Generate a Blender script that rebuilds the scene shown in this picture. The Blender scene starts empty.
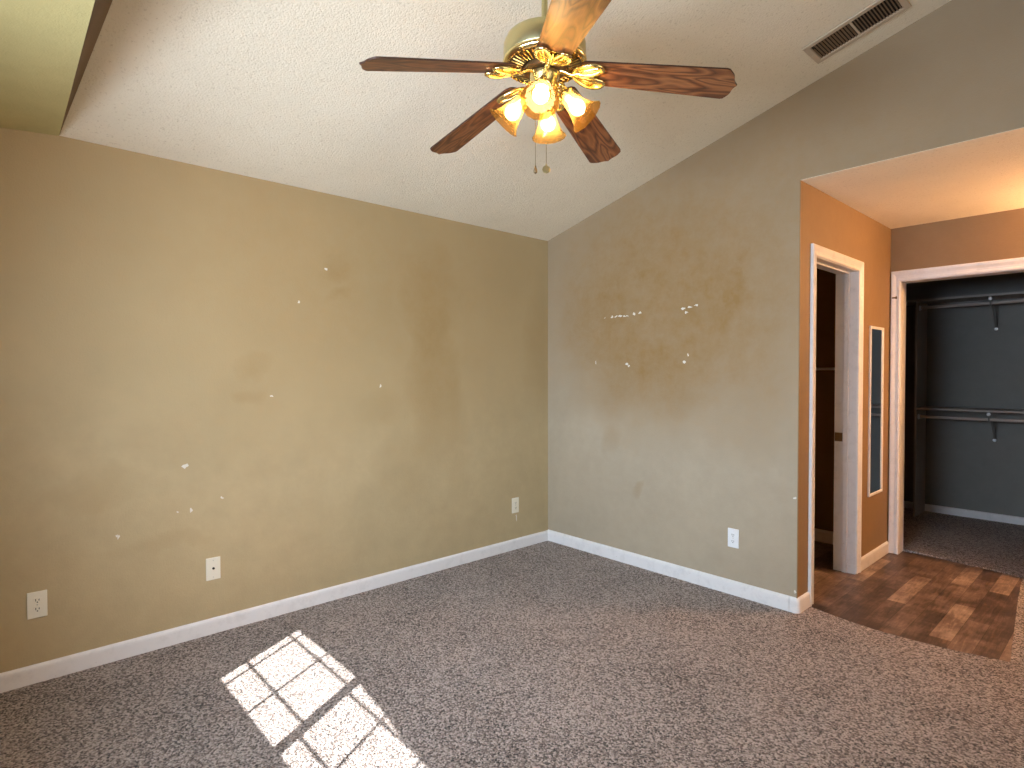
import bpy, bmesh, math, random
from mathutils import Vector, Matrix
random.seed(4)
PI = math.pi
S = bpy.context.scene
COL = S.collection

# ------------------------------------------------------------------ camera, world, lights, exposure
YAW, PITCH, ROLL = -0.8330, -0.0195, -0.0015
def make_camera():
    f = Vector((math.sin(YAW)*math.cos(PITCH), math.cos(YAW)*math.cos(PITCH), math.sin(PITCH)))
    r = Vector((math.cos(YAW), -math.sin(YAW), 0)); u = r.cross(f)
    r2 = r*math.cos(ROLL)+u*math.sin(ROLL); u2 = -r*math.sin(ROLL)+u*math.cos(ROLL)
    m = Matrix(((r2.x, u2.x, -f.x, 3.3213), (r2.y, u2.y, -f.y, -3.4155), (r2.z, u2.z, -f.z, 1.3721), (0, 0, 0, 1)))
    cd = bpy.data.cameras.new('camera'); cd.sensor_width = 36; cd.lens = 582.67/1024*36; cd.clip_start = .02
    c = bpy.data.objects.new('camera', cd); c.matrix_world = m; COL.objects.link(c); S.camera = c
make_camera()
S.view_settings.view_transform = 'Standard'
S.view_settings.look = 'None'
S.view_settings.gamma = 1
S.view_settings.use_curve_mapping = False
S.view_settings.exposure = -0.07

w = bpy.data.worlds.new('sky'); S.world = w; w.use_nodes = True
bg = w.node_tree.nodes['Background']; bg.inputs[0].default_value = (.62, .78, 1, 1); bg.inputs[1].default_value = 2.0

def lamp(name, kind, loc, energy, color, aim=None, size=None, size_y=None, spread=None):
    d = bpy.data.lights.new(name, kind); d.energy = energy; d.color = color
    if kind == 'AREA':
        d.shape = 'RECTANGLE'; d.size = size; d.size_y = size_y or size
        if spread: d.spread = spread
    elif kind == 'POINT': d.shadow_soft_size = size
    elif kind == 'SUN': d.angle = size
    o = bpy.data.objects.new(name, d); o.location = loc
    if aim is not None:
        o.rotation_euler = Vector(aim).to_track_quat('-Z', 'Y').to_euler()
    COL.objects.link(o); return o
SUNV = Vector((.56, -1.0, 1.11))                       # from the floor towards the sun
lamp('sun', 'SUN', (6, -9, 8), 21, (1, .985, .96), -SUNV, math.radians(.3))
# area lamps: daylight at the window behind the camera, then two added fills
lamp('window_daylight_south', 'AREA', (1.95, -3.93, 1.72), 72, (.65, .81, 1), (-.38, 1, -.24), 1.5, .6, math.radians(112))
lamp('ceiling_fill_south', 'AREA', (1.95, -3.92, 1.72), 13, (.92, .92, 1), (-.2, 1, .7), 1.5, .6, math.radians(130))  # added fill at the same window, aimed up to brighten the ceiling
lamp('added_fill_east', 'AREA', (4.52, -2.1, 1.45), 13, (1, .80, .48), (-1, .22, .03), 1.7, 1.3, math.radians(110))  # added warm fill at an unseen side window, for the left wall

# ------------------------------------------------------------------ helpers
def link(name, bm, mat, parent=None, smooth=None, mats=None):
    me = bpy.data.meshes.new(name)
    bmesh.ops.recalc_face_normals(bm, faces=bm.faces)
    if smooth is not None:
        for f in bm.faces: f.smooth = True
        for e in bm.edges:
            if len(e.link_faces) == 2 and e.calc_face_angle(0) > math.radians(smooth): e.smooth = False
    bm.to_mesh(me); bm.free()
    for m in (mats or [mat]): me.materials.append(m)
    o = bpy.data.objects.new(name, me); COL.objects.link(o)
    if parent is not None: o.parent = parent
    return o
def tag(o, label, cat, group=None):
    o['label'] = label; o['category'] = cat
    if group: o['group'] = group
    return o
def struct(name, bm, mat, parent=None, smooth=None):
    o = link(name, bm, mat, parent, smooth)
    if parent is None: o['kind'] = 'structure'
    return o
def empty(name, loc, rz=0):
    o = bpy.data.objects.new(name, None); o.empty_display_size = .05
    o.location = loc; o.rotation_euler = (0, 0, rz); COL.objects.link(o); return o
def B(): return bmesh.new()
def box(bm, x0, x1, y0, y1, z0, z1, bev=0, mi=0, mx=None):
    v = [bm.verts.new((x, y, z)) for x in (x0, x1) for y in (y0, y1) for z in (z0, z1)]
    fs = [bm.faces.new([v[i] for i in q]) for q in ((0,1,3,2),(4,6,7,5),(0,4,5,1),(2,3,7,6),(0,2,6,4),(1,5,7,3))]
    for f in fs: f.material_index = mi
    if mx is not None: bmesh.ops.transform(bm, matrix=mx, verts=v)
    if bev:
        es = list({e for f in fs for e in f.edges})
        bmesh.ops.bevel(bm, geom=es, offset=bev, segments=2, profile=.6, affect='EDGES')
    return bm
def prism(bm, pts, fn0, fn1):
    """closed outline pts; fn0/fn1 turn a 2D point into the near and the far 3D point"""
    a = [bm.verts.new(fn0(p)) for p in pts]; b = [bm.verts.new(fn1(p)) for p in pts]
    bm.faces.new(a); bm.faces.new(b[::-1]); n = len(pts)
    for i in range(n): bm.faces.new([a[i], b[i], b[(i+1) % n], a[(i+1) % n]])
    return bm
def sweep(bm, prof, stations, caps=True, closed=False):
    """prof: closed list of 2D points; stations: functions 2D -> 3D"""
    rings = [[bm.verts.new(st(p)) for p in prof] for st in stations]
    n = len(prof); m = len(rings)
    for k in range(m if closed else m-1):
        r0, r1 = rings[k], rings[(k+1) % m]
        for i in range(n): bm.faces.new([r0[i], r0[(i+1) % n], r1[(i+1) % n], r1[i]])
    if caps and not closed: bm.faces.new(rings[0][::-1]); bm.faces.new(rings[-1])
    return bm
def lathe(bm, prof, n=48, mx=Matrix(), flute=None):
    """prof: (r, z) list, open or closed on the axis"""
    rings = []
    for r, z in prof:
        if r < 1e-6: rings.append([bm.verts.new(mx @ Vector((0, 0, z)))])
        else:
            ring = []
            for i in range(n):
                a = 2*PI*i/n; rr = r*(1+(flute(a, z) if flute else 0))
                ring.append(bm.verts.new(mx @ Vector((rr*math.cos(a), rr*math.sin(a), z))))
            rings.append(ring)
    for r0, r1 in zip(rings, rings[1:]):
        if len(r0) == 1 and len(r1) == 1: continue
        for i in range(n):
            j = (i+1) % n
            if len(r0) == 1: bm.faces.new([r0[0], r1[i], r1[j]])
            elif len(r1) == 1: bm.faces.new([r0[i], r1[0], r0[j]])
            else: bm.faces.new([r0[i], r1[i], r1[j], r0[j]])
    return bm
def tube(bm, pts, rad, n=10, flat=1.0, up=Vector((0, 0, 1)), closed=False):
    pts = [Vector(p) for p in pts]; m = len(pts); rings = []
    for i, p in enumerate(pts):
        if closed: t = pts[(i+1) % m]-pts[i-1]
        else: t = pts[min(i+1, m-1)]-pts[max(i-1, 0)]
        t.normalize(); s = t.cross(up)
        if s.length < 1e-4: s = t.cross(Vector((1, 0, 0)))
        s.normalize(); u = s.cross(t)
        r = rad[i] if isinstance(rad, (list, tuple)) else rad
        rings.append([bm.verts.new(p+s*r*math.cos(2*PI*k/n)+u*r*flat*math.sin(2*PI*k/n)) for k in range(n)])
    for k in range(m if closed else m-1):
        r0, r1 = rings[k], rings[(k+1) % m]
        for i in range(n): bm.faces.new([r0[i], r0[(i+1) % n], r1[(i+1) % n], r1[i]])
    if not closed: bm.faces.new(rings[0][::-1]); bm.faces.new(rings[-1])
    return bm

# ------------------------------------------------------------------ materials
def srgb(r, g, b):
    return tuple(((c/255)/12.92 if c/255 <= .04045 else ((c/255+.055)/1.055)**2.4) for c in (r, g, b))+(1,)
class NT:
    def __init__(s, name):
        s.m = bpy.data.materials.new(name); s.m.use_nodes = True; s.t = s.m.node_tree
        s.b = s.t.nodes['Principled BSDF']; s.out = s.t.nodes['Material Output']
    def n(s, kind, **kw):
        x = s.t.nodes.new(kind)
        for k, v in kw.items():
            if k in x.inputs: x.inputs[k].default_value = v
            else: setattr(x, k, v)
        return x
    def l(s, a, b): s.t.links.new(a, b)
    def math(s, op, a, b=None, c=None, clamp=False):
        x = s.t.nodes.new('ShaderNodeMath'); x.operation = op; x.use_clamp = clamp
        for i, v in enumerate((a, b, c)):
            if v is None: continue
            if isinstance(v, (int, float)): x.inputs[i].default_value = v
            else: s.l(v, x.inputs[i])
        return x.outputs[0]
    def mix(s, fac, a, b, mode='MIX'):
        x = s.t.nodes.new('ShaderNodeMix'); x.data_type = 'RGBA'; x.blend_type = mode
        for i, v in ((0, fac), (6, a), (7, b)):
            if isinstance(v, (int, float, tuple)): x.inputs[i].default_value = v
            else: s.l(v, x.inputs[i])
        return x.outputs[2]
    def pos(s):
        return s.n('ShaderNodeTexCoord').outputs['Object']
    def noise(s, vec, scale, detail=3, rough=.5, dist=0):
        x = s.n('ShaderNodeTexNoise', Scale=scale, Detail=detail, Roughness=rough, Distortion=dist)
        if vec is not None: s.l(vec, x.inputs['Vector'])
        return x.outputs['Fac']
    def ramp(s, fac, stops):
        x = s.n('ShaderNodeValToRGB'); e = x.color_ramp.elements
        while len(e) < len(stops): e.new(.5)
        for i, (p, c) in enumerate(stops):
            e[i].position = p; e[i].color = c if len(c) == 4 else tuple(c)+(1,)
        s.l(fac, x.inputs[0]); return x.outputs[0]
    def mapping(s, vec, scale=(1, 1, 1), rot=(0, 0, 0), loc=(0, 0, 0)):
        x = s.n('ShaderNodeMapping'); x.inputs['Scale'].default_value = scale; x.inputs['Rotation'].default_value = rot
        x.inputs['Location'].default_value = loc; s.l(vec, x.inputs['Vector']); return x.outputs[0]
    def bump(s, h, strength, dist=.01):
        x = s.n('ShaderNodeBump', Strength=strength, Distance=dist); s.l(h, x.inputs['Height']); s.l(x.outputs[0], s.b.inputs['Normal'])
def simple(name, col, rough=.5, metal=0, **kw):
    t = NT(name); t.b.inputs['Base Color'].default_value = col; t.b.inputs['Roughness'].default_value = rough
    t.b.inputs['Metallic'].default_value = metal
    for k, v in kw.items(): t.b.inputs[k.replace('_', ' ')].default_value = v
    return t.m
def blobs(t, vec, lst, axis):
    """smooth spots (a, z, radius_a, radius_z, strength) on a wall, summed; axis says which coordinate goes along the wall"""
    sep = t.n('ShaderNodeSeparateXYZ'); t.l(vec, sep.inputs[0]); A = sep.outputs[axis]; Z = sep.outputs[2]; tot = None
    for a, z, ra, rz, st in lst:
        da = t.math('MULTIPLY', t.math('SUBTRACT', A, a), 1/ra); dz = t.math('MULTIPLY', t.math('SUBTRACT', Z, z), 1/rz)
        d = t.math('ADD', t.math('MULTIPLY', da, da), t.math('MULTIPLY', dz, dz))
        v = t.math('MULTIPLY', t.math('SUBTRACT', 1, d, clamp=True), st)
        tot = v if tot is None else t.math('ADD', tot, v)
    return tot
def paint(name, col, bump=.35, scale=160, stain_warmlight=None, chips=None, axis=0, chip_col=(.70, .67, .60, 1), stain_warmlight_col=None, mottle=.05, rough=.62):
    t = NT(name); v = t.pos()
    n1 = t.noise(v, 1.3, 4, .6); n2 = t.noise(v, 9, 4, .7)
    f = t.math('ADD', t.math('MULTIPLY', n1, 1.2), t.math('MULTIPLY', n2, .8))
    dark = tuple(c*(1-mottle*2) for c in col[:3])+(1,); light = tuple(min(1, c*(1+mottle*2)) for c in col[:3])+(1,)
    c = t.ramp(t.math('MULTIPLY', f, .5), [(.3, dark), (.7, light)])
    wob = t.n('ShaderNodeTexNoise', Scale=3.5, Detail=4.0); t.l(v, wob.inputs['Vector'])
    if stain_warmlight:
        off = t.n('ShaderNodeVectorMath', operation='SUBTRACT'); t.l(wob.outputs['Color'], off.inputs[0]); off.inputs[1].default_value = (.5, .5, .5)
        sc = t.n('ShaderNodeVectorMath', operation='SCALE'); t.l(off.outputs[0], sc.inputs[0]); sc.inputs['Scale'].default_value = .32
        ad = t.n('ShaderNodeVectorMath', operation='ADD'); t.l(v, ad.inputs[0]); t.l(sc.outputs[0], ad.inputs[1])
        s_ = blobs(t, ad.outputs[0], stain_warmlight, axis)
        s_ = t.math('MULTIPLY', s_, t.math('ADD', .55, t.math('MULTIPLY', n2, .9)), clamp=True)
        c = t.mix(s_, c, stain_warmlight_col or tuple(x*.45 for x in col[:3])+(1,))
    if chips:
        off = t.n('ShaderNodeTexNoise', Scale=70.0, Detail=3.0); t.l(v, off.inputs['Vector'])
        o2 = t.n('ShaderNodeVectorMath', operation='SUBTRACT'); t.l(off.outputs['Color'], o2.inputs[0]); o2.inputs[1].default_value = (.5, .5, .5)
        sc = t.n('ShaderNodeVectorMath', operation='SCALE'); t.l(o2.outputs[0], sc.inputs[0]); sc.inputs['Scale'].default_value = .03
        ad = t.n('ShaderNodeVectorMath', operation='ADD'); t.l(v, ad.inputs[0]); t.l(sc.outputs[0], ad.inputs[1])
        k = blobs(t, ad.outputs[0], chips, axis)
        k = t.math('MULTIPLY', k, 6, clamp=True); c = t.mix(k, c, chip_col)
    t.l(c, t.b.inputs['Base Color']); t.b.inputs['Roughness'].default_value = rough
    t.b.inputs['Specular IOR Level'].default_value = .3
    h = t.math('ADD', t.noise(v, scale, 2, .6), t.math('MULTIPLY', t.noise(v, scale*.35, 3, .6), .8))
    t.bump(h, bump, .003); return t.m

WALL = srgb(172, 158, 130)
chipsL = [(-2.655,.898,.014,.010,1),(-2.057,1.782,.008,.008,1),(-1.892,1.991,.008,.006,1),(-2.215,1.243,.008,.007,1),(-1.529,1.288,.008,.008,1),
          (-2.63,.668,.006,.014,1),(-2.69,.667,.005,.005,1),(-2.946,.589,.007,.012,.6),(-2.481,.708,.005,.005,1),(-.352,.24,.006,.03,.4)]
stain_warmlightL = [(-1.7,2.0,2.6,1.25,.85),(-2.332,1.416,.14,.07,.28),(-2.333,1.279,.10,.06,.30),(-1.835,2.004,.16,.10,.30),(-1.817,1.825,.13,.07,.30),(-1.15,1.868,.28,.42,.30),  # first blob paints in warm upper light; the rest are stain marks and darker bands
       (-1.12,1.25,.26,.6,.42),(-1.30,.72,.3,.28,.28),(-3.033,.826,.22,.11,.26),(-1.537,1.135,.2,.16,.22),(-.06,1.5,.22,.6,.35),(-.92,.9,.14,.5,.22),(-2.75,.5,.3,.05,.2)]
chipsR = [(.588,1.775,.01,.004,.6),(.653,1.778,.012,.006,1),(.69,1.779,.012,.006,1),(.725,1.78,.018,.006,1),(.765,1.777,.010,.006,1),(.787,1.776,.012,.006,1),(.848,1.786,.012,.008,1),(.898,1.79,.014,.006,1),
          (1.237,1.79,.016,.008,1),(1.259,1.765,.01,.007,1),(1.288,1.795,.014,.006,1),(1.33,1.806,.014,.005,1),(.503,1.444,.005,.014,.6),(.788,1.433,.012,.008,1),(.806,1.418,.009,.007,1),
          (1.246,1.442,.014,.009,1),(1.275,1.486,.006,.012,1),(1.959,.655,.008,.010,1),(1.963,.118,.006,.009,.7)]
stain_warmlightR = [(1.5,2.2,2.6,1.45,.62),(1.0,1.75,1.05,.95,.26),(.93,1.32,.60,.35,.22),(.5,1.72,.42,.40,.12),(1.497,1.637,.35,.4,.12),(.637,.875,.12,.16,.2),(.902,.545,.05,.06,.25),(1.594,1.876,.08,.26,.12),(1.75,1.2,.2,.5,.12)]  # broad first blob puts the upper wall's warm light into the colour; others are stain marks
M = {}
M['wall_left'] = paint('olive_wall_paint_left', srgb(178, 160, 124), stain_warmlight=[q[:4]+(q[4]*.45,) for q in stain_warmlightL], chips=chipsL, axis=1, stain_warmlight_col=srgb(130, 96, 34))
M['wall_back'] = paint('olive_wall_paint_back', srgb(169, 156, 135), stain_warmlight=stain_warmlightR, chips=chipsR, axis=0, stain_warmlight_col=srgb(142, 112, 68))  # same paint as wall_left; the cooler daylight is put in the greyer base
M['wall'] = paint('olive_wall_paint', WALL)
M['hall'] = paint('tan_hall_paint', srgb(142, 116, 84), scale=180)
M['soffit'] = paint('olive_lit_soffit_paint', srgb(196, 186, 132), mottle=.05)  # wall paint lightened: the soffit's bright light is put into the colour
M['fascia'] = paint('brown_fascia_paint', srgb(156, 130, 98), mottle=.03)
M['closet'] = paint('grey_closet_paint', srgb(126, 124, 119), scale=180)
M['dark'] = paint('brown_bath_paint', srgb(120, 96, 62), scale=180)

def ceiling_mat():
    t = NT('textured_white_ceiling'); v = t.pos()
    n1 = t.noise(v, 1.1, 4, .6); n2 = t.noise(v, 75, 3, .7)
    c = t.ramp(n1, [(.3, srgb(230, 221, 200)), (.7, srgb(242, 234, 214))])
    spk = t.ramp(n2, [(.30, (.80, .78, .74, 1)), (.42, (1, 1, 1, 1))])
    c = t.mix(1.0, c, spk, 'MULTIPLY')
    t.l(c, t.b.inputs['Base Color']); t.b.inputs['Roughness'].default_value = .9; t.b.inputs['Specular IOR Level'].default_value = .1
    vo = t.n('ShaderNodeTexVoronoi', Scale=105.0); t.l(v, vo.inputs['Vector'])
    h = t.math('ADD', t.noise(v, 150, 3, .7), t.math('MULTIPLY', vo.outputs['Distance'], -.6)); t.bump(h, .5, .006)
    return t.m
M['ceiling'] = ceiling_mat()
def carpet_mat(name, k=1.0):
    t = NT(name); v = t.pos()
    vo = t.n('ShaderNodeTexVoronoi', Scale=140.0); t.l(v, vo.inputs['Vector'])
    n1 = t.noise(v, 120, 3, .8); n2 = t.noise(v, 75, 2, .6); n3 = t.noise(v, 2.2, 4, .6)
    sp = t.n('ShaderNodeSeparateColor'); t.l(vo.outputs['Color'], sp.inputs[0])
    f = t.math('ADD', t.math('MULTIPLY', sp.outputs[0], .42), t.math('ADD', t.math('MULTIPLY', n1, .75), t.math('MULTIPLY', n2, .32)))
    f = t.math('ADD', f, t.math('MULTIPLY', t.math('SUBTRACT', n3, .5), .22))
    c = t.ramp(f, [(.50, tuple(x*k for x in srgb(26, 20, 18)[:3])), (.68, tuple(x*k for x in srgb(133, 116, 107)[:3])), (.92, tuple(x*k for x in srgb(206, 192, 184)[:3]))])
    t.l(c, t.b.inputs['Base Color']); t.b.inputs['Roughness'].default_value = .95; t.b.inputs['Specular IOR Level'].default_value = .05
    t.b.inputs['Sheen Weight'].default_value = .25
    h = t.math('ADD', t.math('MULTIPLY', vo.outputs['Distance'], -1.0), n1); t.bump(h, 1.0, .012)
    return t.m
M['carpet'] = carpet_mat('mottled_brown_carpet')
def plank_mat():
    t = NT('mixed_tone_wood_planks'); v = t.mapping(t.pos(), rot=(0, 0, PI/2))
    br = t.n('ShaderNodeTexBrick', Scale=1.0, offset=.37); t.l(v, br.inputs['Vector'])
    br.inputs['Mortar Size'].default_value = .0012; br.inputs['Brick Width'].default_value = .62; br.inputs['Row Height'].default_value = .098
    br.inputs['Color1'].default_value = (0, 0, 0, 1); br.inputs['Color2'].default_value = (1, 1, 1, 1); br.inputs['Mortar'].default_value = (.3, .3, .3, 1); br.inputs['Bias'].default_value = 0
    vs = t.mapping(v, scale=(2.2, 22, 1)); g = t.noise(vs, 2.2, 6, .7, 1.2); pt = t.noise(v, 5, 5, .7)
    sp = t.n('ShaderNodeSeparateColor'); t.l(br.outputs['Color'], sp.inputs[0])
    f = t.math('ADD', t.math('MULTIPLY', sp.outputs[0], .24), t.math('ADD', t.math('MULTIPLY', g, .45), t.math('MULTIPLY', pt, .60)))
    c = t.ramp(f, [(.42, srgb(44, 34, 31)), (.58, srgb(82, 65, 56)), (.72, srgb(122, 101, 88)), (.9, srgb(176, 154, 136))])
    c = t.mix(t.math('MULTIPLY', br.outputs['Fac'], .6), c, srgb(30, 22, 18))
    t.l(c, t.b.inputs['Base Color']); t.b.inputs['Roughness'].default_value = .42; t.bump(g, .15, .002); return t.m
M['plank'] = plank_mat()
def trim_mat(name, col, wear=True):
    t = NT(name); v = t.pos(); n = t.noise(v, 14, 4, .7)
    c = t.ramp(n, [(.25, tuple(x*.86 for x in col[:3])), (.5, col)])
    if wear:
        k = t.noise(v, 60, 4, .75); c = t.mix(t.ramp(k, [(.70, (0, 0, 0)), (.74, (1, 1, 1))]), c, srgb(150, 122, 100))
    t.l(c, t.b.inputs['Base Color']); t.b.inputs['Roughness'].default_value = .4; return t.m
M['trim'] = trim_mat('white_trim_paint', srgb(228, 226, 226))
M['plate'] = simple('ivory_plastic', srgb(228, 222, 204), .35)
M['plate_white'] = simple('white_plastic', srgb(232, 234, 236), .35)
M['slot'] = simple('dark_slot', (.02, .018, .015, 1), .8)
M['screw'] = simple('screw_metal', (.55, .53, .48, 1), .35, 1)
M['nickel'] = simple('zinc_metal', (.75, .77, .80, 1), .5, .4)
M['vent'] = simple('vent_enamel', srgb(190, 174, 152), .5)
M['slat'] = simple('brown_slat', srgb(122, 100, 76), .6)  # slats browner and darker than the vent frame
M['vent_dark'] = simple('duct_shade', srgb(20, 15, 11), .95)
M['rod'] = simple('painted_rod', srgb(176, 162, 152), .4)
M['bracket'] = simple('bracket_enamel', srgb(120, 116, 108), .4)
M['shelf'] = simple('painted_shelf', srgb(160, 150, 140), .55)
M['mirror'] = simple('mirror_glass', (.72, .80, .82, 1), .03, 1)
M['brass'] = simple('polished_brass', (.92, .77, .36, 1), .2, 1)
M['brass_satin'] = simple('satin_brass', (.62, .56, .30, 1), .34, 1)
M['brass_dark'] = simple('antique_brass_recess', (.16, .10, .05, 1), .4, .8)
M['strike'] = simple('aged_brass', (.25, .18, .10, 1), .4, 1)
def blade_mat():
    t = NT('oak_blade_veneer'); v = t.pos()
    big = t.noise(t.mapping(v, scale=(1.5, 9, 9)), 1.6, 2, .45, .6)
    rings = t.math('PINGPONG', t.math('MULTIPLY', big, 15.0), 1.0)
    fine = t.noise(t.mapping(v, scale=(6, 160, 160)), 1.5, 3, .7)
    f = t.math('ADD', t.math('MULTIPLY', rings, .55), t.math('MULTIPLY', fine, .55))
    c = t.ramp(f, [(.15, srgb(48, 27, 16)), (.45, srgb(106, 64, 38)), (.85, srgb(148, 98, 60))])
    t.l(c, t.b.inputs['Base Color']); t.b.inputs['Roughness'].default_value = .38; return t.m
M['blade'] = blade_mat()
M['blade_edge'] = simple('dark_blade_edge', srgb(58, 34, 20), .5)
def shade_mat():
    t = NT('amber_frosted_glass'); nt = t.t
    tr = t.n('ShaderNodeBsdfTranslucent'); tr.inputs[0].default_value = (.46, .32, .13, 1)
    tp = t.n('ShaderNodeBsdfTransparent'); tp.inputs[0].default_value = (1, .84, .58, 1)
    gl = t.n('ShaderNodeBsdfGlossy'); gl.inputs[0].default_value = (1, .9, .7, 1); gl.inputs['Roughness'].default_value = .15
    df = t.n('ShaderNodeBsdfDiffuse'); df.inputs[0].default_value = (.26, .16, .05, 1)
    m1 = t.n('ShaderNodeMixShader'); m1.inputs[0].default_value = .55; t.l(tr.outputs[0], m1.inputs[1]); t.l(tp.outputs[0], m1.inputs[2])
    m2 = t.n('ShaderNodeMixShader'); m2.inputs[0].default_value = .06; t.l(m1.outputs[0], m2.inputs[1]); t.l(df.outputs[0], m2.inputs[2])
    m3 = t.n('ShaderNodeMixShader'); m3.inputs[0].default_value = .02; t.l(m2.outputs[0], m3.inputs[1]); t.l(gl.outputs[0], m3.inputs[2])
    t.l(m3.outputs[0], t.out.inputs[0]); return t.m
M['shade'] = shade_mat()
def emit(name, col, st):
    t = NT(name); e = t.n('ShaderNodeEmission'); e.inputs[0].default_value = col; e.inputs[1].default_value = st
    t.l(e.outputs[0], t.out.inputs[0]); return t.m
M['bulb'] = emit('lit_bulb', (1, .76, .46, 1), 60)
M['globe'] = emit('lit_globe', (1, .53, .235, 1), 520)
def glass_mat():
    t = NT('window_glass'); g = t.n('ShaderNodeBsdfGlossy'); g.inputs['Roughness'].default_value = .02; tp = t.n('ShaderNodeBsdfTransparent')
    m = t.n('ShaderNodeMixShader'); m.inputs[0].default_value = .06; t.l(tp.outputs[0], m.inputs[1]); t.l(g.outputs[0], m.inputs[2]); t.l(m.outputs[0], t.out.inputs[0]); return t.m
M['glass'] = glass_mat()

# ------------------------------------------------------------------ room shell
W, D, SL, H, HH, XR, YF = 1.976, 1.676, .2593, 2.44, 2.4517, 4.6, -4.0
def cz(x): return H+SL*x
T = .12
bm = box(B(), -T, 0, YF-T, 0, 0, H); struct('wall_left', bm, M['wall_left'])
outl = [(-T, -.02), (W, -.02), (W, HH), (3.7, HH), (3.7, -.02), (XR+T, -.02), (XR+T, cz(XR)+.1), (-T, cz(-T)+.1)]
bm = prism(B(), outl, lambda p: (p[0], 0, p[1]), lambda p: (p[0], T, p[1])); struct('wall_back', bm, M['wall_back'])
bm = prism(B(), [(-T, cz(-T)), (XR+T, cz(XR+T)), (XR+T, cz(XR+T)+.1), (-T, cz(-T)+.1)], lambda p: (p[0], YF-T, p[1]), lambda p: (p[0], 0, p[1]))
struct('ceiling', bm, M['ceiling'])
# window wall behind the camera, with an opening for the twin window
def wall_with_hole(name, mat, along, a0, a1, z0, z1f, b0, b1, ha0, ha1, hz0, hz1):
    """four slabs round one opening, as one mesh; along 'x' or 'y'"""
    bm = B()
    def P(pts):
        if along == 'x': prism(bm, pts, lambda p: (p[0], b0, p[1]), lambda p: (p[0], b1, p[1]))
        else: prism(bm, pts, lambda p: (b0, p[0], p[1]), lambda p: (b1, p[0], p[1]))
    P([(a0, z0), (ha0, z0), (ha0, z1f(ha0)), (a0, z1f(a0))]); P([(ha1, z0), (a1, z0), (a1, z1f(a1)), (ha1, z1f(ha1))])
    if hz0 > z0: P([(ha0, z0), (ha1, z0), (ha1, hz0), (ha0, hz0)])
    P([(ha0, hz1), (ha1, hz1), (ha1, z1f(ha1)), (ha0, z1f(ha0))])
    return struct(name, bm, mat)
wx0, wx1, wz0, wz1 = 1.20, 2.85, 1.47, 2.30
wall_with_hole('wall_front', M['wall'], 'x', -T, XR+T, 0, lambda a: cz(a)+.05, YF-T, YF, wx0, wx1, wz0, wz1)
wall_with_hole('wall_right', M['wall'], 'y', YF-T, D+T, 0, lambda a: cz(XR)+.1, XR, XR+T, -3.0, -1.2, .8, 2.1)
# sloped-face soffit over the window wall
def lerp(a, b, t): return tuple(a[i]+(b[i]-a[i])*t for i in range(3))
bm = B()
g = [(x, -3.145-.013*x, 2.438) for x in (0, XR)]; wq = [(x, -3.145+.096*x, cz(x)-.001) for x in (0, XR)]
v = [bm.verts.new(q) for q in (g[0], g[1], (XR, YF, 2.438-.085*.86), (0, YF, 2.438-.085*.86))]; bm.faces.new(v)
v2 = [bm.verts.new(q) for q in ((0, YF, H+.002), (XR, YF, cz(XR)+.02), (XR, wq[1][1], cz(XR)+.02), (0, -3.14, H+.002))]; bm.faces.new(v2)
for i, j in ((0, 3), ): pass
bm.faces.new([v[3], v[2], v2[1], v2[0]])
o = struct('soffit', bm, M['soffit'])
bm = B(); q = [bm.verts.new(c) for c in (g[0], g[1], (XR, wq[1][1], cz(XR)+.02), (0, wq[0][1]+.001, H+.002))]; bm.faces.new(q)
bmesh.ops.solidify(bm, geom=bm.faces[:], thickness=-.004)
struct('trim_1', bm, M['fascia'])

# hall shell
XH = 4.6
bm = B()   # hall left wall with the bath doorway
DY0, DY1, DZ = .218, .958, 2.05
def yz(bm, pts, x0, x1): return prism(bm, pts, lambda p: (x0, p[0], p[1]), lambda p: (x1, p[0], p[1]))
def xz(bm, pts, y0, y1): return prism(bm, pts, lambda p: (p[0], y0, p[1]), lambda p: (p[0], y1, p[1]))
yz(bm, [(T, -.02), (DY0-.018, -.02), (DY0-.018, DZ+.018), (DY1+.018, DZ+.018), (DY1+.018, -.02), (D+T, -.02), (D+T, HH+.05), (T, HH+.05)], W-.135, W)
# facing strip so that the end of the bedroom wall reads as hall wall
yz(bm, [(-.0005, 0), (T, 0), (T, HH), (-.0005, HH)], W-.004, W+.0005)
struct('wall_hall_left', bm, M['hall'])
CX0, CX1, CZ = 2.046, 2.765, 2.047
bm = xz(B(), [(W, -.02), (CX0-.018, -.02), (CX0-.018, CZ+.018), (CX1+.018, CZ+.018), (CX1+.018, -.02), (XH+T, -.02), (XH+T, HH+.05), (W, HH+.05)], D, D+.115)
struct('wall_hall_back', bm, M['hall'])
struct('ceiling_hall', box(B(), W-.11, XH, T, D, HH, HH+.08), M['ceiling'])
# soffit underside of the opening through the bedroom wall
struct('ceiling_hall_edge', box(B(), W+.0005, 3.70, -.0005, T, HH-.002, HH), M['ceiling'])
# closet shell
YC = 3.46
struct('wall_closet_back', box(B(), .9, 3.7, YC, YC+.1, 0, HH+.05), M['closet'])
struct('wall_closet_left', box(B(), .8, .9, D+.115, YC+.1, 0, HH+.05), M['closet'])
struct('wall_closet_right', box(B(), 3.7, 3.8, D+.115, YC+.1, 0, HH+.05), M['closet'])
struct('wall_closet_front', box(B(), .9, W, D+.02, D+.115, 0, HH+.05), M['closet'])
struct('ceiling_closet', box(B(), .8, 3.8, D+.115, YC+.1, HH, HH+.08), M['closet'])
# bath shell
struct('wall_bath_back', box(B(), .5, W-.135, 1.59, 1.67, 0, HH+.05), M['dark'])
struct('wall_bath_left', box(B(), .4, .5, T, 1.67, 0, HH+.05), M['dark'])
struct('ceiling_bath', box(B(), .4, W-.135, T, 1.67, HH, HH+.06), M['dark'])

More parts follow.
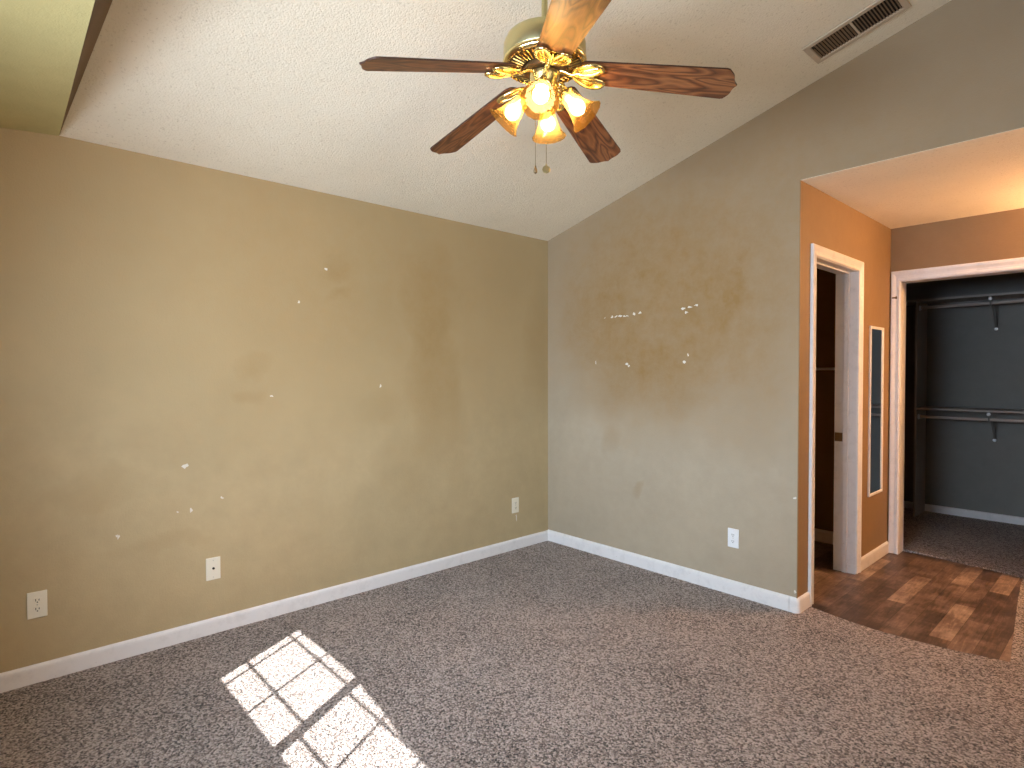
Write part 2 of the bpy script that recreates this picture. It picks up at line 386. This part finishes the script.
# floors
edge = [(W+.03, .15), (2.1, .125), (2.22, .10), (2.341, .085), (2.5, .09), (2.671, .11), (2.78, .135), (2.886, .16)]
pts = [(-.02, YF), (XR, YF), (XR, .0), (XH, .0), (XH, D), (2.755, D), (2.79, 1.2)]+edge[::-1]+[(W-.012, .15), (W-.012, .02), (-.02, .02)]
bm = prism(B(), pts, lambda p: (p[0], p[1], 0), lambda p: (p[0], p[1], -.02)); struct('floor_carpet', bm, M['carpet'])
struct('floor_planks', box(B(), .5, 3.0, .0, D+.13, -.05, -.005), M['plank'])
pts = [(.9, YC), (3.7, YC), (3.7, D+.115), (CX1+.018, D+.115), (CX1+.018, 1.72), (CX1, 1.715), (2.4, 1.785), (CX0, 1.85), (CX0-.018, D+.115), (.9, D+.115)]
bm = prism(B(), pts, lambda p: (p[0], p[1], .001), lambda p: (p[0], p[1], -.02)); struct('floor_closet', bm, M['carpet'])

# ------------------------------------------------------------------ baseboards
BP = [(0, 0), (.013, 0), (.013, .062), (.0115, .072), (.007, .079), (0, .083)]   # (thickness, height)
def baseboard(name, a, b, nrm, h=1.0, mitre0=0, mitre1=0, mat=None):
    a = Vector(a); b = Vector(b); n = Vector(nrm); d = (b-a).normalized()
    st = [lambda p: a+n*p[0]+d*(mitre0*p[0])+Vector((0, 0, p[1]*h)), lambda p: b+n*p[0]+d*(mitre1*p[0])+Vector((0, 0, p[1]*h))]
    return struct(name, sweep(B(), BP, st), mat or M['trim'])
baseboard('baseboard_left', (0, YF, 0), (0, 0, 0), (1, 0, 0), .98, 0, -1)
baseboard('baseboard_back', (0, 0, 0), (1.935, 0, 0), (0, -1, 0), 1.05, 1, 0)
# rounded corner piece wrapping the end of the bedroom wall
bm = B()
cpath = [((1.937, 0), (0, -1)), ((1.960, 0), (0, -1))]
for k in range(1, 6):
    a = -PI/2+PI/2*k/6; cpath.append(((1.962+.0145*math.cos(a), .0145+.0145*math.sin(a)), (math.cos(a), math.sin(a))))
cpath += [((W+.0005, .018), (1, 0)), ((W+.0005, DY0-.067), (1, 0))]
sweep(bm, BP, [(lambda p, q=q, n=n: Vector((q[0]+n[0]*p[0], q[1]+n[1]*p[0], p[1]*1.05))) for q, n in cpath])
struct('baseboard_corner', bm, M['trim'], smooth=40)
baseboard('baseboard_hall', (W, DY1+.065, 0), (W, D-.016, 0), (1, 0, 0), 1.05)
baseboard('baseboard_closet', (.9, YC, 0), (3.7, YC, 0), (0, -1, 0), .85)
baseboard('baseboard_bath', (.5, 1.59, 0), (W-.135, 1.59, 0), (0, -1, 0), 1.2)

# ------------------------------------------------------------------ doorways
CP = [(0, 0), (0, .008), (.006, .012), (.014, .012), (.018, .009), (.030, .010), (.048, .017), (.060, .018), (.065, .014), (.065, 0)]  # (across, out)
def casing(parent, mat, mapf, a0, a1, z1, sc=1.0, name='casing'):
    st = [lambda p: mapf(a0-p[0]*sc, 0, p[1]), lambda p: mapf(a0-p[0]*sc, z1+p[0]*sc, p[1]), lambda p: mapf(a1+p[0]*sc, z1+p[0]*sc, p[1]), lambda p: mapf(a1+p[0]*sc, 0, p[1])]
    return link(name, sweep(B(), CP, st), mat, parent)
d1 = empty('door_1', (W, (DY0+DY1)/2, 0)); d1['kind'] = 'structure'
def loc(bm, o): bmesh.ops.translate(bm, verts=bm.verts, vec=-o.location); return bm
def lpart(name, bm, mat, parent, smooth=None): return link(name, loc(bm, parent), mat, parent, smooth)
lpart('casing', sweep(B(), CP, [lambda p: (W+p[1], DY0-.003-p[0], 0), lambda p: (W+p[1], DY0-.003-p[0], DZ+.003+p[0]), lambda p: (W+p[1], DY1+.003+p[0], DZ+.003+p[0]), lambda p: (W+p[1], DY1+.003+p[0], 0)]), M['trim'], d1)
JP = [(0, 0), (.018, 0), (.018, -.139), (0, -.139)]
lpart('jamb', sweep(B(), JP, [lambda p: (W+p[1]+.001, DY0-p[0], -.004), lambda p: (W+p[1]+.001, DY0-p[0], DZ+p[0]), lambda p: (W+p[1]+.001, DY1+p[0], DZ+p[0]), lambda p: (W+p[1]+.001, DY1+p[0], -.004)]), M['trim'], d1)
SP = [(0, -.050), (.011, -.052), (.011, -.080), (0, -.082)]
lpart('door_stop', sweep(B(), SP, [lambda p: (W+p[1], DY0+p[0], -.004), lambda p: (W+p[1], DY0+p[0], DZ-p[0]), lambda p: (W+p[1], DY1-p[0], DZ-p[0]), lambda p: (W+p[1], DY1-p[0], -.004)]), M['trim'], d1)
lpart('strike_plate', box(B(), W-.135, W-.086, DY1-.0025, DY1+.001, .895, .955, .0008), M['strike'], d1)['label'] = 'small dark brass strike plate'
d2 = empty('door_2', ((CX0+CX1)/2, D, 0)); d2['kind'] = 'structure'
lpart('casing', sweep(B(), CP, [lambda p: (CX0-.003-p[0]*.9, D-p[1], 0), lambda p: (CX0-.003-p[0]*.9, D-p[1], CZ+.003+p[0]*1.18), lambda p: (CX1+.003+p[0]*.9, D-p[1], CZ+.003+p[0]*1.18), lambda p: (CX1+.003+p[0]*.9, D-p[1], 0)]), M['trim'], d2)
lpart('jamb', sweep(B(), JP, [lambda p: (CX0-p[0], D-p[1]-.001, -.004), lambda p: (CX0-p[0], D-p[1]-.001, CZ+p[0]), lambda p: (CX1+p[0], D-p[1]-.001, CZ+p[0]), lambda p: (CX1+p[0], D-p[1]-.001, -.004)]), M['trim'], d2)
bm = B(); lathe(bm, [(0, 0), (.006, 0), (.006, .022), (.010, .024), (.010, .032), (0, .034)], 14, Matrix.Translation((1.992, 1.659, 1.93)) @ Matrix.Rotation(PI/2, 4, 'Y'))
lpart('catch_knob', bm, M['strike'], d2, 40)['label'] = 'small dark catch on the casing edge'

# ------------------------------------------------------------------ wall plates
def plate_parts(root, kind, matp):
    """local frame: plate faces -Y, centre at origin, wall at y=0"""
    link('plate', box(B(), -.035, .035, -.006, .0, -.0585, .0585, .0025), matp, root)
    if kind == 'duplex':
        for s in (1, -1):
            bm = B(); pr = []
            for i in range(24):
                a = 2*PI*i/24; pr.append((max(-.0145, min(.0145, .0172*math.cos(a))), s*.0195+.0145*math.sin(a)*(1 if abs(math.cos(a)) < .8 else .95)))
            prism(bm, pr, lambda p: (p[0], -.0055, p[1]), lambda p: (p[0], -.0085, p[1]))
            so = link('socket', bm, matp, root)
            bm = B(); z = s*.0195
            box(bm, -.0072, -.0044, -.0089, -.0080, z-.0045+.002, z+.0055+.002); box(bm, .0044, .0072, -.0089, -.0080, z-.0035+.002, z+.0045+.002)
            lathe(bm, [(0, 0), (.0027, 0), (.0027, .001), (0, .001)], 12, Matrix.Translation((0, -.0079, z-.0075)) @ Matrix.Rotation(PI/2, 4, 'X'))
            link('slots', bm, M['slot'], so)
        link('screw', lathe(B(), [(0, .002), (.0026, .0015), (.003, 0), (0, 0)], 14, Matrix.Translation((0, -.006, 0)) @ Matrix.Rotation(PI/2, 4, 'X')), M['screw'], root)
    else:
        link('jack', lathe(B(), [(0, .003), (.0035, .003), (.0035, .006), (.0055, .006), (.0060, 0), (0, 0)], 20, Matrix.Translation((0, -.006, .002)) @ Matrix.Rotation(PI/2, 4, 'X')), M['slot'], root)
        for s in (1, -1):
            link('screw', lathe(B(), [(0, .0015), (.0024, .0012), (.0028, 0), (0, 0)], 14, Matrix.Translation((0, -.006, s*.044)) @ Matrix.Rotation(PI/2, 4, 'X')), M['screw'], root)
def copy_tree(o, parent=None):
    c = o.copy(); COL.objects.link(c); c.parent = parent
    for ch in [k for k in bpy.data.objects if k.parent == o]: copy_tree(ch, c)
    return c
o1 = empty('power_outlet', (0, -3.249, .346), PI/2)
plate_parts(o1, 'duplex', M['plate'])
tag(o1, 'ivory duplex power outlet at the far left end of the left wall', 'outlet', 'duplex outlets on the bedroom walls')
o2 = copy_tree(o1); o2.location = (0, -.366, .342)
tag(o2, 'ivory duplex power outlet on the left wall near the room corner', 'outlet', 'duplex outlets on the bedroom walls')
o3 = empty('power_outlet', (1.594, 0, .350), 0); plate_parts(o3, 'duplex', M['plate_white'])
tag(o3, 'white duplex power outlet low on the wall beside the hall opening', 'outlet', 'duplex outlets on the bedroom walls')
o4 = empty('cable_jack_plate', (0, -2.529, .342), PI/2); plate_parts(o4, 'coax', M['plate'])
tag(o4, 'ivory wall plate with one central cable jack on the left wall', 'wall plate')

# ------------------------------------------------------------------ mirror on the hall wall
MY0, MY1, MZ0, MZ1 = 1.195, 1.495, .49, 1.697
mr = empty('wall_mirror', (W, (MY0+MY1)/2, MZ0))
FP = [(0, 0), (0, .010), (.004, .0125), (.017, .0115), (.020, .008), (.020, 0)]
bm = sweep(B(), FP, [lambda p: (W+.001+p[1], MY0+p[0], MZ0+p[0]), lambda p: (W+.001+p[1], MY0+p[0], MZ1-p[0]), lambda p: (W+.001+p[1], MY1-p[0], MZ1-p[0]), lambda p: (W+.001+p[1], MY1-p[0], MZ0+p[0])], closed=True)
lpart('mirror_frame', bm, M['trim'], mr)
lpart('mirror_glass', box(B(), W+.001, W+.008, MY0+.015, MY1-.015, MZ0+.015, MZ1-.015), M['mirror'], mr)
tag(mr, 'tall narrow mirror in a white frame on the hall wall between the doorways', 'mirror')

# ------------------------------------------------------------------ closet fittings
XP = 1.823
pn = link('closet_side_panel', prism(B(), [(3.106, .0), (YC-.001, .0), (YC-.001, 2.035), (3.14, 2.035), (3.106, 1.995)], lambda p: (XP-.018, p[0], p[1]), lambda p: (XP, p[0], p[1])), M['shelf'])
tag(pn, 'painted vertical board holding the rod ends at the left of the closet', 'panel')
SY = 3.106
s1 = link('closet_shelf', box(B(), .9, 3.7, SY, YC, 2.036, 2.055, .002), M['shelf'])
tag(s1, 'upper closet shelf running above the higher hanging rod', 'shelf', 'closet shelves')
s2 = link('closet_shelf', box(B(), XP, 3.7, SY, YC, 1.018, 1.036, .002), M['shelf'])
tag(s2, 'lower closet shelf above the waist-high hanging rod', 'shelf', 'closet shelves')
def rod(z, label):
    r = empty('closet_rod', (XP, 3.17, z))
    link('rod', tube(B(), [(.002, 0, 0), (3.7-XP, 0, 0)], .0135, 18), M['rod'], r, 40)
    link('rod_socket', lathe(B(), [(0, 0), (.026, 0), (.026, .006), (.019, .010), (.019, .016), (0, .016)], 24, Matrix.Rotation(PI/2, 4, 'Y')), M['nickel'], r, 40)
    tag(r, label, 'closet rod', 'closet hanging rods')
rod(1.978, 'upper hanging rod under the top shelf in the dark closet')
rod(.949, 'lower hanging rod at waist height in the dark closet')
def bracket(z, label):
    b = empty('shelf_bracket', (2.352, YC, z))
    bm = B()
    box(bm, -.014, .014, -.004, 0, -.30, 0, .0015)                     # wall leg
    box(bm, -.014, .014, -.33, -.0, -.003, 0)                          # shelf leg
    mx = Matrix.Translation((0, -.006, -.27)) @ Matrix.Rotation(math.atan2(.275, .21)-PI/2, 4, 'X').inverted()
    tube(bm, [(0, -.005, -.275), (0, -.09, -.18), (0, -.20, -.075), (0, -.285, -.03)], .010, 8, .5)
    link('bracket_arm', bm, M['bracket'], b)
    bm = tube(B(), [(0, -.315, -.012), (0, -.322, -.05), (0, -.306, -.078), (0, -.288, -.082), (0, -.270, -.07)], .007, 8)
    link('rod_hook', bm, M['bracket'], b)
    for yy, zz in ((-.020, -.272), (-.325, -.02)):
        link('screw', lathe(B(), [(0, .007), (.011, .006), (.015, 0), (0, 0)], 16, Matrix.Translation((0, yy, zz)) @ Matrix.Rotation(PI/2, 4, 'X')), M['nickel'], b, 40)
    tag(b, label, 'bracket', 'shelf and rod brackets')
bracket(2.036, 'metal bracket holding the upper closet shelf and rod')
bracket(1.018, 'metal bracket holding the lower closet shelf and rod')

# bath shelf glimpsed through the doorway
b = empty('towel_bar', (1.35, 1.59, 1.398))
link('bar', tube(B(), [(-.3, -.06, 0), (.36, -.06, 0)], .011, 14), M['trim'], b)
for x in (-.3, .36): link('bar_mount', box(B(), x-.02, x+.02, -.075, 0, -.02, .02, .004), M['trim'], b)
tag(b, 'pale towel bar on the dark wall seen through the narrow doorway', 'towel bar')

# ------------------------------------------------------------------ ceiling vent
vt = empty('ceiling_vent', (2.3265, -.262, cz(2.3265)))
vt.rotation_euler = (0, -math.atan(SL), 0)
L, Wd = .215, .102      # half sizes
bm = B()
FP2 = [(0, -.001), (0, -.004), (.003, -.010), (.026, -.010), (.030, -.006), (.030, -.001)]
sweep(bm, FP2, [lambda p: (-L+p[0], -Wd+p[0], p[1]), lambda p: (L-p[0], -Wd+p[0], p[1]), lambda p: (L-p[0], Wd-p[0], p[1]), lambda p: (-L+p[0], Wd-p[0], p[1])], closed=True)
box(bm, -.005, .005, -Wd+.028, Wd-.028, -.009, -.002)
link('vent_frame', bm, M['vent'], vt)
link('duct_shade_plate', box(B(), -L+.026, L-.026, -Wd+.026, Wd-.026, -.002, -.0005), M['vent_dark'], vt)  # flat plate, coloured near-black in place of the duct's shade
for side in (-1, 1):
    for i in range(13):
        x = side*(.014+i*.0138)
        mx = Matrix.Translation((x, 0, -.0055)) @ Matrix.Rotation(side*math.radians(38), 4, 'Y')
        link('slat', box(B(), -.0042, .0042, -Wd+.029, Wd-.029, -.0005, .0005, mx=mx), M['slat'], vt)
for s in (-1, 1): link('screw', lathe(B(), [(0, -.002), (.003, -.0015), (.004, 0), (0, 0)], 12, Matrix.Translation((s*(L-.013), .0, -.0098))), M['screw'], vt)
link('damper_lever', box(B(), -L+.035, -L+.043, -Wd+.03, -Wd+.05, -.013, -.004, .001), M['slot'], vt)
tag(vt, 'long beige slotted air vent on the sloped ceiling beside the wall', 'vent')

# ------------------------------------------------------------------ ceiling fan
FX, FY = 1.80, -1.868
fan = empty('ceiling_fan', (FX, FY, 2.488))
tag(fan, 'brass ceiling fan with five oak blades and four lit amber glass shades', 'ceiling fan')
zc = cz(FX)-2.488
# canopy tilted to the slope, downrod
link('canopy', lathe(B(), [(0, .02), (.07, .02), (.07, .0), (.066, -.02), (.05, -.05), (.025, -.068), (0, -.07)], 40, Matrix.Translation((0, 0, zc-.012)) @ Matrix.Rotation(-math.atan(SL), 4, 'Y')), M['brass_satin'], fan, 40)
link('downrod', tube(B(), [(0, 0, .13), (0, 0, zc-.05)], .0115, 20), M['brass_satin'], fan, 40)
bm = lathe(B(), [(0, .165), (.022, .165), (.026, .155), (.030, .142), (.060, .135), (.115, .122), (.140, .108), (.149, .090), (.151, .080), (.151, .034), (.149, .030)], 72)
link('motor_drum', bm, M['brass_satin'], fan, 40)
bm = lathe(B(), [(.149, .031), (.154, .028), (.155, .020), (.150, .012), (.143, .008), (.139, .012), (.135, .012)], 72)
link('motor_ring', bm, M['brass'], fan, 60)
bm = lathe(B(), [(.136, .013), (.120, .012), (.09, .008), (.07, .004), (.05, .004), (0, .004)], 72)
link('motor_plate', bm, M['brass_dark'], fan, 40)
bm = B()
for i in range(44):
    a = 2*PI*i/44; c, s = math.cos(a), math.sin(a)
    tube(bm, [(c*.130, s*.130, .010), (c*.108, s*.108, .006), (c*.086, s*.086, .001)], [.0022, .0032, .0018], 6)
link('motor_fins', bm, M['brass'], fan)
bm = B()
for i in range(40):
    a = 2*PI*(i+.5)/40; lathe(bm, [(0, -.004), (.003, -.002), (.004, .001), (.003, .003), (0, .004)], 6, Matrix.Translation((.1405*math.cos(a), .1405*math.sin(a), .008)))
link('motor_beading', bm, M['brass'], fan)
link('flywheel', lathe(B(), [(0, .004), (.074, .004), (.078, 0), (.078, -.010), (.074, -.014), (.050, -.016), (0, -.016)], 48), M['brass_dark'], fan, 40)
link('switch_housing', lathe(B(), [(0, -.014), (.050, -.014), (.056, -.020), (.054, -.034), (.046, -.050), (.044, -.072), (.052, -.078), (.052, -.084), (.040, -.094), (.018, -.102), (.010, -.112), (0, -.114)], 48), M['brass'], fan, 50)

A0 = 4.402
DROOP, PIT = math.atan(.1843), .1942
def blade_outline():
    rt, w0, w1 = .682, .118, .152
    L0 = .135
    p = [(L0, -.030), (L0+.004, -.046), (L0+.016, -w0/2+.002), (L0+.03, -w0/2)]
    xs = rt-.046
    p += [(xs, -w1/2), (xs+.010, -w1/2+.003), (xs+.018, -w1/2+.013)]
    for k in range(1, 12):
        t = k/12; y = (-w1/2+.013)*(1-t); p.append((xs+.018+.028*(t+.10*math.sin(2*PI*t)), y))
    half = p[:]
    return half+[(rt, 0)]+[(x, -y) for x, y in half[::-1]]
OUT = blade_outline()
def make_blade():
    hd = empty('fan_blade', (0, 0, 0))
    return hd
bl_me = B(); prism(bl_me, OUT, lambda p: (p[0], p[1], -.003), lambda p: (p[0], p[1], .003))
for f in bl_me.faces: f.material_index = 1 if abs(f.normal.z) < .5 and len(f.verts) == 4 else 0
bl_mesh = None
for k in range(5):
    a = A0-k*2*PI/5
    R = Matrix.Rotation(a, 4, 'Z') @ Matrix.Rotation(DROOP, 4, 'Y') @ Matrix.Rotation(-PIT, 4, 'X')
    if bl_mesh is None:
        bo = link('blade', bl_me, None, fan, mats=[M['blade'], M['blade_edge']]); bl_mesh = bo.data
    else:
        bo = bpy.data.objects.new('blade', bl_mesh); COL.objects.link(bo); bo.parent = fan
    bo.matrix_local = R
    # blade iron: a neck from the flywheel and two leaf loops under the blade root
    if k == 0:
        bm = B()
        tube(bm, [(.060, 0, -.004), (.080, 0, -.006), (.095, 0, -.014), (.110, 0, -.016), (.130, 0, -.011)], [.011, .010, .008, .008, .010], 10, .7)
        for s in (-1, 1):
            loop = []
            for i in range(32):
                t = 2*PI*i/32; u = .5-.5*math.cos(t)
                x = .112+.108*u; y = s*(.003+.031*u**.7+(.034 if math.sin(t) > 0 else .015)*math.sin(t))
                loop.append((x, y, -.0115-.005*math.sin(PI*u)))
            tube(bm, loop, .0078, 10, .75, closed=True)
            prism(bm, [(q[0], q[1]) for q in loop], lambda p: (p[0], p[1], -.0125), lambda p: (p[0], p[1], -.0095))
            tube(bm, [(.125, s*.010, -.012), (.150, s*.022, -.015), (.180, s*.034, -.015), (.205, s*.040, -.012)], [.003, .005, .005, .002], 8, .6)
        tube(bm, [(.118, 0, -.012), (.145, 0, -.019), (.172, 0, -.017), (.190, 0, -.009)], [.010, .011, .007, .003], 8, .6)
        box(bm, .14, .20, -.030, .030, -.006, -.0032, .001)
        io = link('blade_iron', bm, M['brass'], fan, 60); iron_mesh = io.data
    else:
        io = bpy.data.objects.new('blade_iron', iron_mesh); COL.objects.link(io); io.parent = fan
    io.matrix_local = R

# four lights
SA = -.9056
for k in range(4):
    a = SA+k*PI/2
    axis = Vector((.69*math.cos(a), .69*math.sin(a), -.724))
    base = Vector((.072*math.cos(a), .072*math.sin(a), -.098))
    arm = link('light_arm', tube(B(), [Vector((math.cos(a), math.sin(a), 0))*r+Vector((0, 0, z)) for r, z in ((.035, -.064), (.052, -.058), (.066, -.064), (.072, -.080), (.075, -.100))], [.009, .009, .009, .010, .012], 12), M['brass'], fan, 50)
    Mx = Matrix.Translation(base) @ axis.to_track_quat('Z', 'Y').to_matrix().to_4x4()
    link('fitter', lathe(B(), [(0, -.010), (.014, -.010), (.020, -.004), (.031, 0), (.033, .004), (.033, .014), (.030, .016), (.026, .010), (0, .008)], 32, Mx), M['brass'], fan, 50)
    prof = [(.026, .006), (.027, .018), (.029, .034), (.033, .052), (.038, .070), (.0445, .088), (.052, .103), (.060, .114), (.066, .119)]
    inner = [(r-.0025, z) for r, z in prof[::-1]]
    sh = link('glass_shade', lathe(B(), prof+[(.0668, .1205), (.0655, .1215)]+inner, 64, Mx, lambda t, z: .018*math.cos(16*t)*min(1, max(0, z/.08))), M['shade'], fan, 60)
    bprof = [(0, .012), (.011, .014), (.012, .030), (.017, .043), (.025, .056), (.0285, .068), (.027, .081), (.020, .091), (.010, .097), (0, .098)]
    link('light_bulb', lathe(B(), bprof, 28, Mx), M['bulb'], fan, 60)
# pull chains
rv = Vector((math.cos(YAW), -math.sin(YAW), 0))
for off, zb, kind in ((-.034, -.372, 0), (.006, -.366, 1)):
    r = rv*off
    top = (r*.5).x, (r*.5).y, -.10
    ch = link('pull_chain', tube(B(), [(r.x*.6, r.y*.6, -.098), (r.x, r.y, -.125), (r.x, r.y, zb+.02)], .0011, 6), M['brass'], fan)
    Mx = Matrix.Translation((r.x, r.y, zb))
    if kind == 0: bm = lathe(B(), [(0, .022), (.003, .020), (.004, .012), (.007, .002), (.0065, -.006), (0, -.011)], 16, Mx)
    else:
        bm = lathe(B(), [(0, -.004), (.013, -.004), (.0155, 0), (.013, .004), (0, .004)], 8, Mx @ Matrix.Rotation(YAW, 4, 'Z').inverted() @ Matrix.Rotation(PI/2, 4, 'X'))
        lathe(bm, [(0, .022), (.003, .020), (.003, .012), (0, .011)], 10, Mx)
    link('pull_fob', bm, M['brass_satin'] if kind else M['strike'], ch)

# ------------------------------------------------------------------ window that throws the sun patch
wn = empty('window_1', ((wx0+wx1)/2, YF, wz0)); wn['kind'] = 'structure'
def topane(x, y):      # floor point of the sun patch -> point on the window plane
    k = (y-(YF-.015)); return x+.56*k, k*1.11
gx = [topane(.252, -2.17)[0], topane(.912, -2.17)[0], topane(.960, -2.17)[0], topane(1.70, -2.17)[0]]
gz1, gz0 = topane(0, -2.172)[1], topane(0, -2.655)[1]
y0, y1 = YF-.030, YF-.002
bm = B()
box(bm, wx0-.05, gx[0], y0, y1, wz0-.03, wz1+.03); box(bm, gx[3], wx1+.05, y0, y1, wz0-.03, wz1+.03)
box(bm, gx[0], gx[3], y0, y1, gz1, wz1+.03); box(bm, gx[0], gx[3], y0, y1, wz0-.03, gz0); box(bm, gx[1], gx[2], y0, y1, gz0, gz1)
zs = lambda yf: topane(0, yf)[1]
prism(bm, [(gx[2], gz1+.01), (gx[2], zs(-2.186)), (gx[3], zs(-2.297)), (gx[3], gz1+.01)], lambda p: (p[0], y0, p[1]), lambda p: (p[0], y1, p[1]))  # slanted filler added to shape the upper edge of the sun patch
lpart('window_frame', bm, M['trim'], wn)
bm = B(); t = .006
for xf in (.325, .615): c = topane(xf, -2.17)[0]; box(bm, c-t, c+t, YF-.020, YF-.010, gz0, gz1)
for xf in (1.235, 1.53): c = topane(xf, -2.17)[0]; box(bm, c-t, c+t, YF-.020, YF-.010, gz0, gz1)
for yf, xa, xb in ((-2.505, 0, 1), (-2.245, 0, 1), (-2.548, 2, 3), (-2.275, 2, 3)):
    c = topane(0, yf)[1]; box(bm, gx[xa], gx[xb], YF-.0195, YF-.0105, c-t*.9, c+t*.9)
lpart('window_grille', bm, M['trim'], wn)
wn2 = empty('added_window_2', (XR, -2.1, .8)); wn2['kind'] = 'structure'  # unseen window, added to bring more light into the room
bm = B()
for y in (-3.0, -2.12, -1.24): box(bm, XR+.03, XR+.07, y, y+.04, .8, 2.1)
for z in (.8, 1.43, 2.06): box(bm, XR+.032, XR+.068, -3.0, -1.2, z, z+.04)
lpart('window_frame', bm, M['trim'], wn2)
lpart('pane', box(B(), XR+.046, XR+.052, -3.0, -1.2, .8, 2.1), M['glass'], wn2)

# ------------------------------------------------------------------ the hall's own lamp, right of the frame
hl = empty('vanity_light', (3.6, D, 2.15))
link('backplate', box(B(), -.30, .30, -.03, 0, -.05, .05, .006), M['brass'], hl)
for x in (-.2, 0, .2):
    link('socket', lathe(B(), [(0, 0), (.024, 0), (.028, .03), (.024, .045), (0, .045)], 20, Matrix.Translation((x, -.03, 0)) @ Matrix.Rotation(PI/2, 4, 'X')), M['brass'], hl, 40)
    bm = B(); bmesh.ops.create_uvsphere(bm, u_segments=24, v_segments=16, radius=.05, matrix=Matrix.Translation((x, -.118, 0))); link('globe_bulb', bm, M['globe'], hl, 60)
tag(hl, 'three-globe vanity light glowing on the hall wall', 'wall lamp')
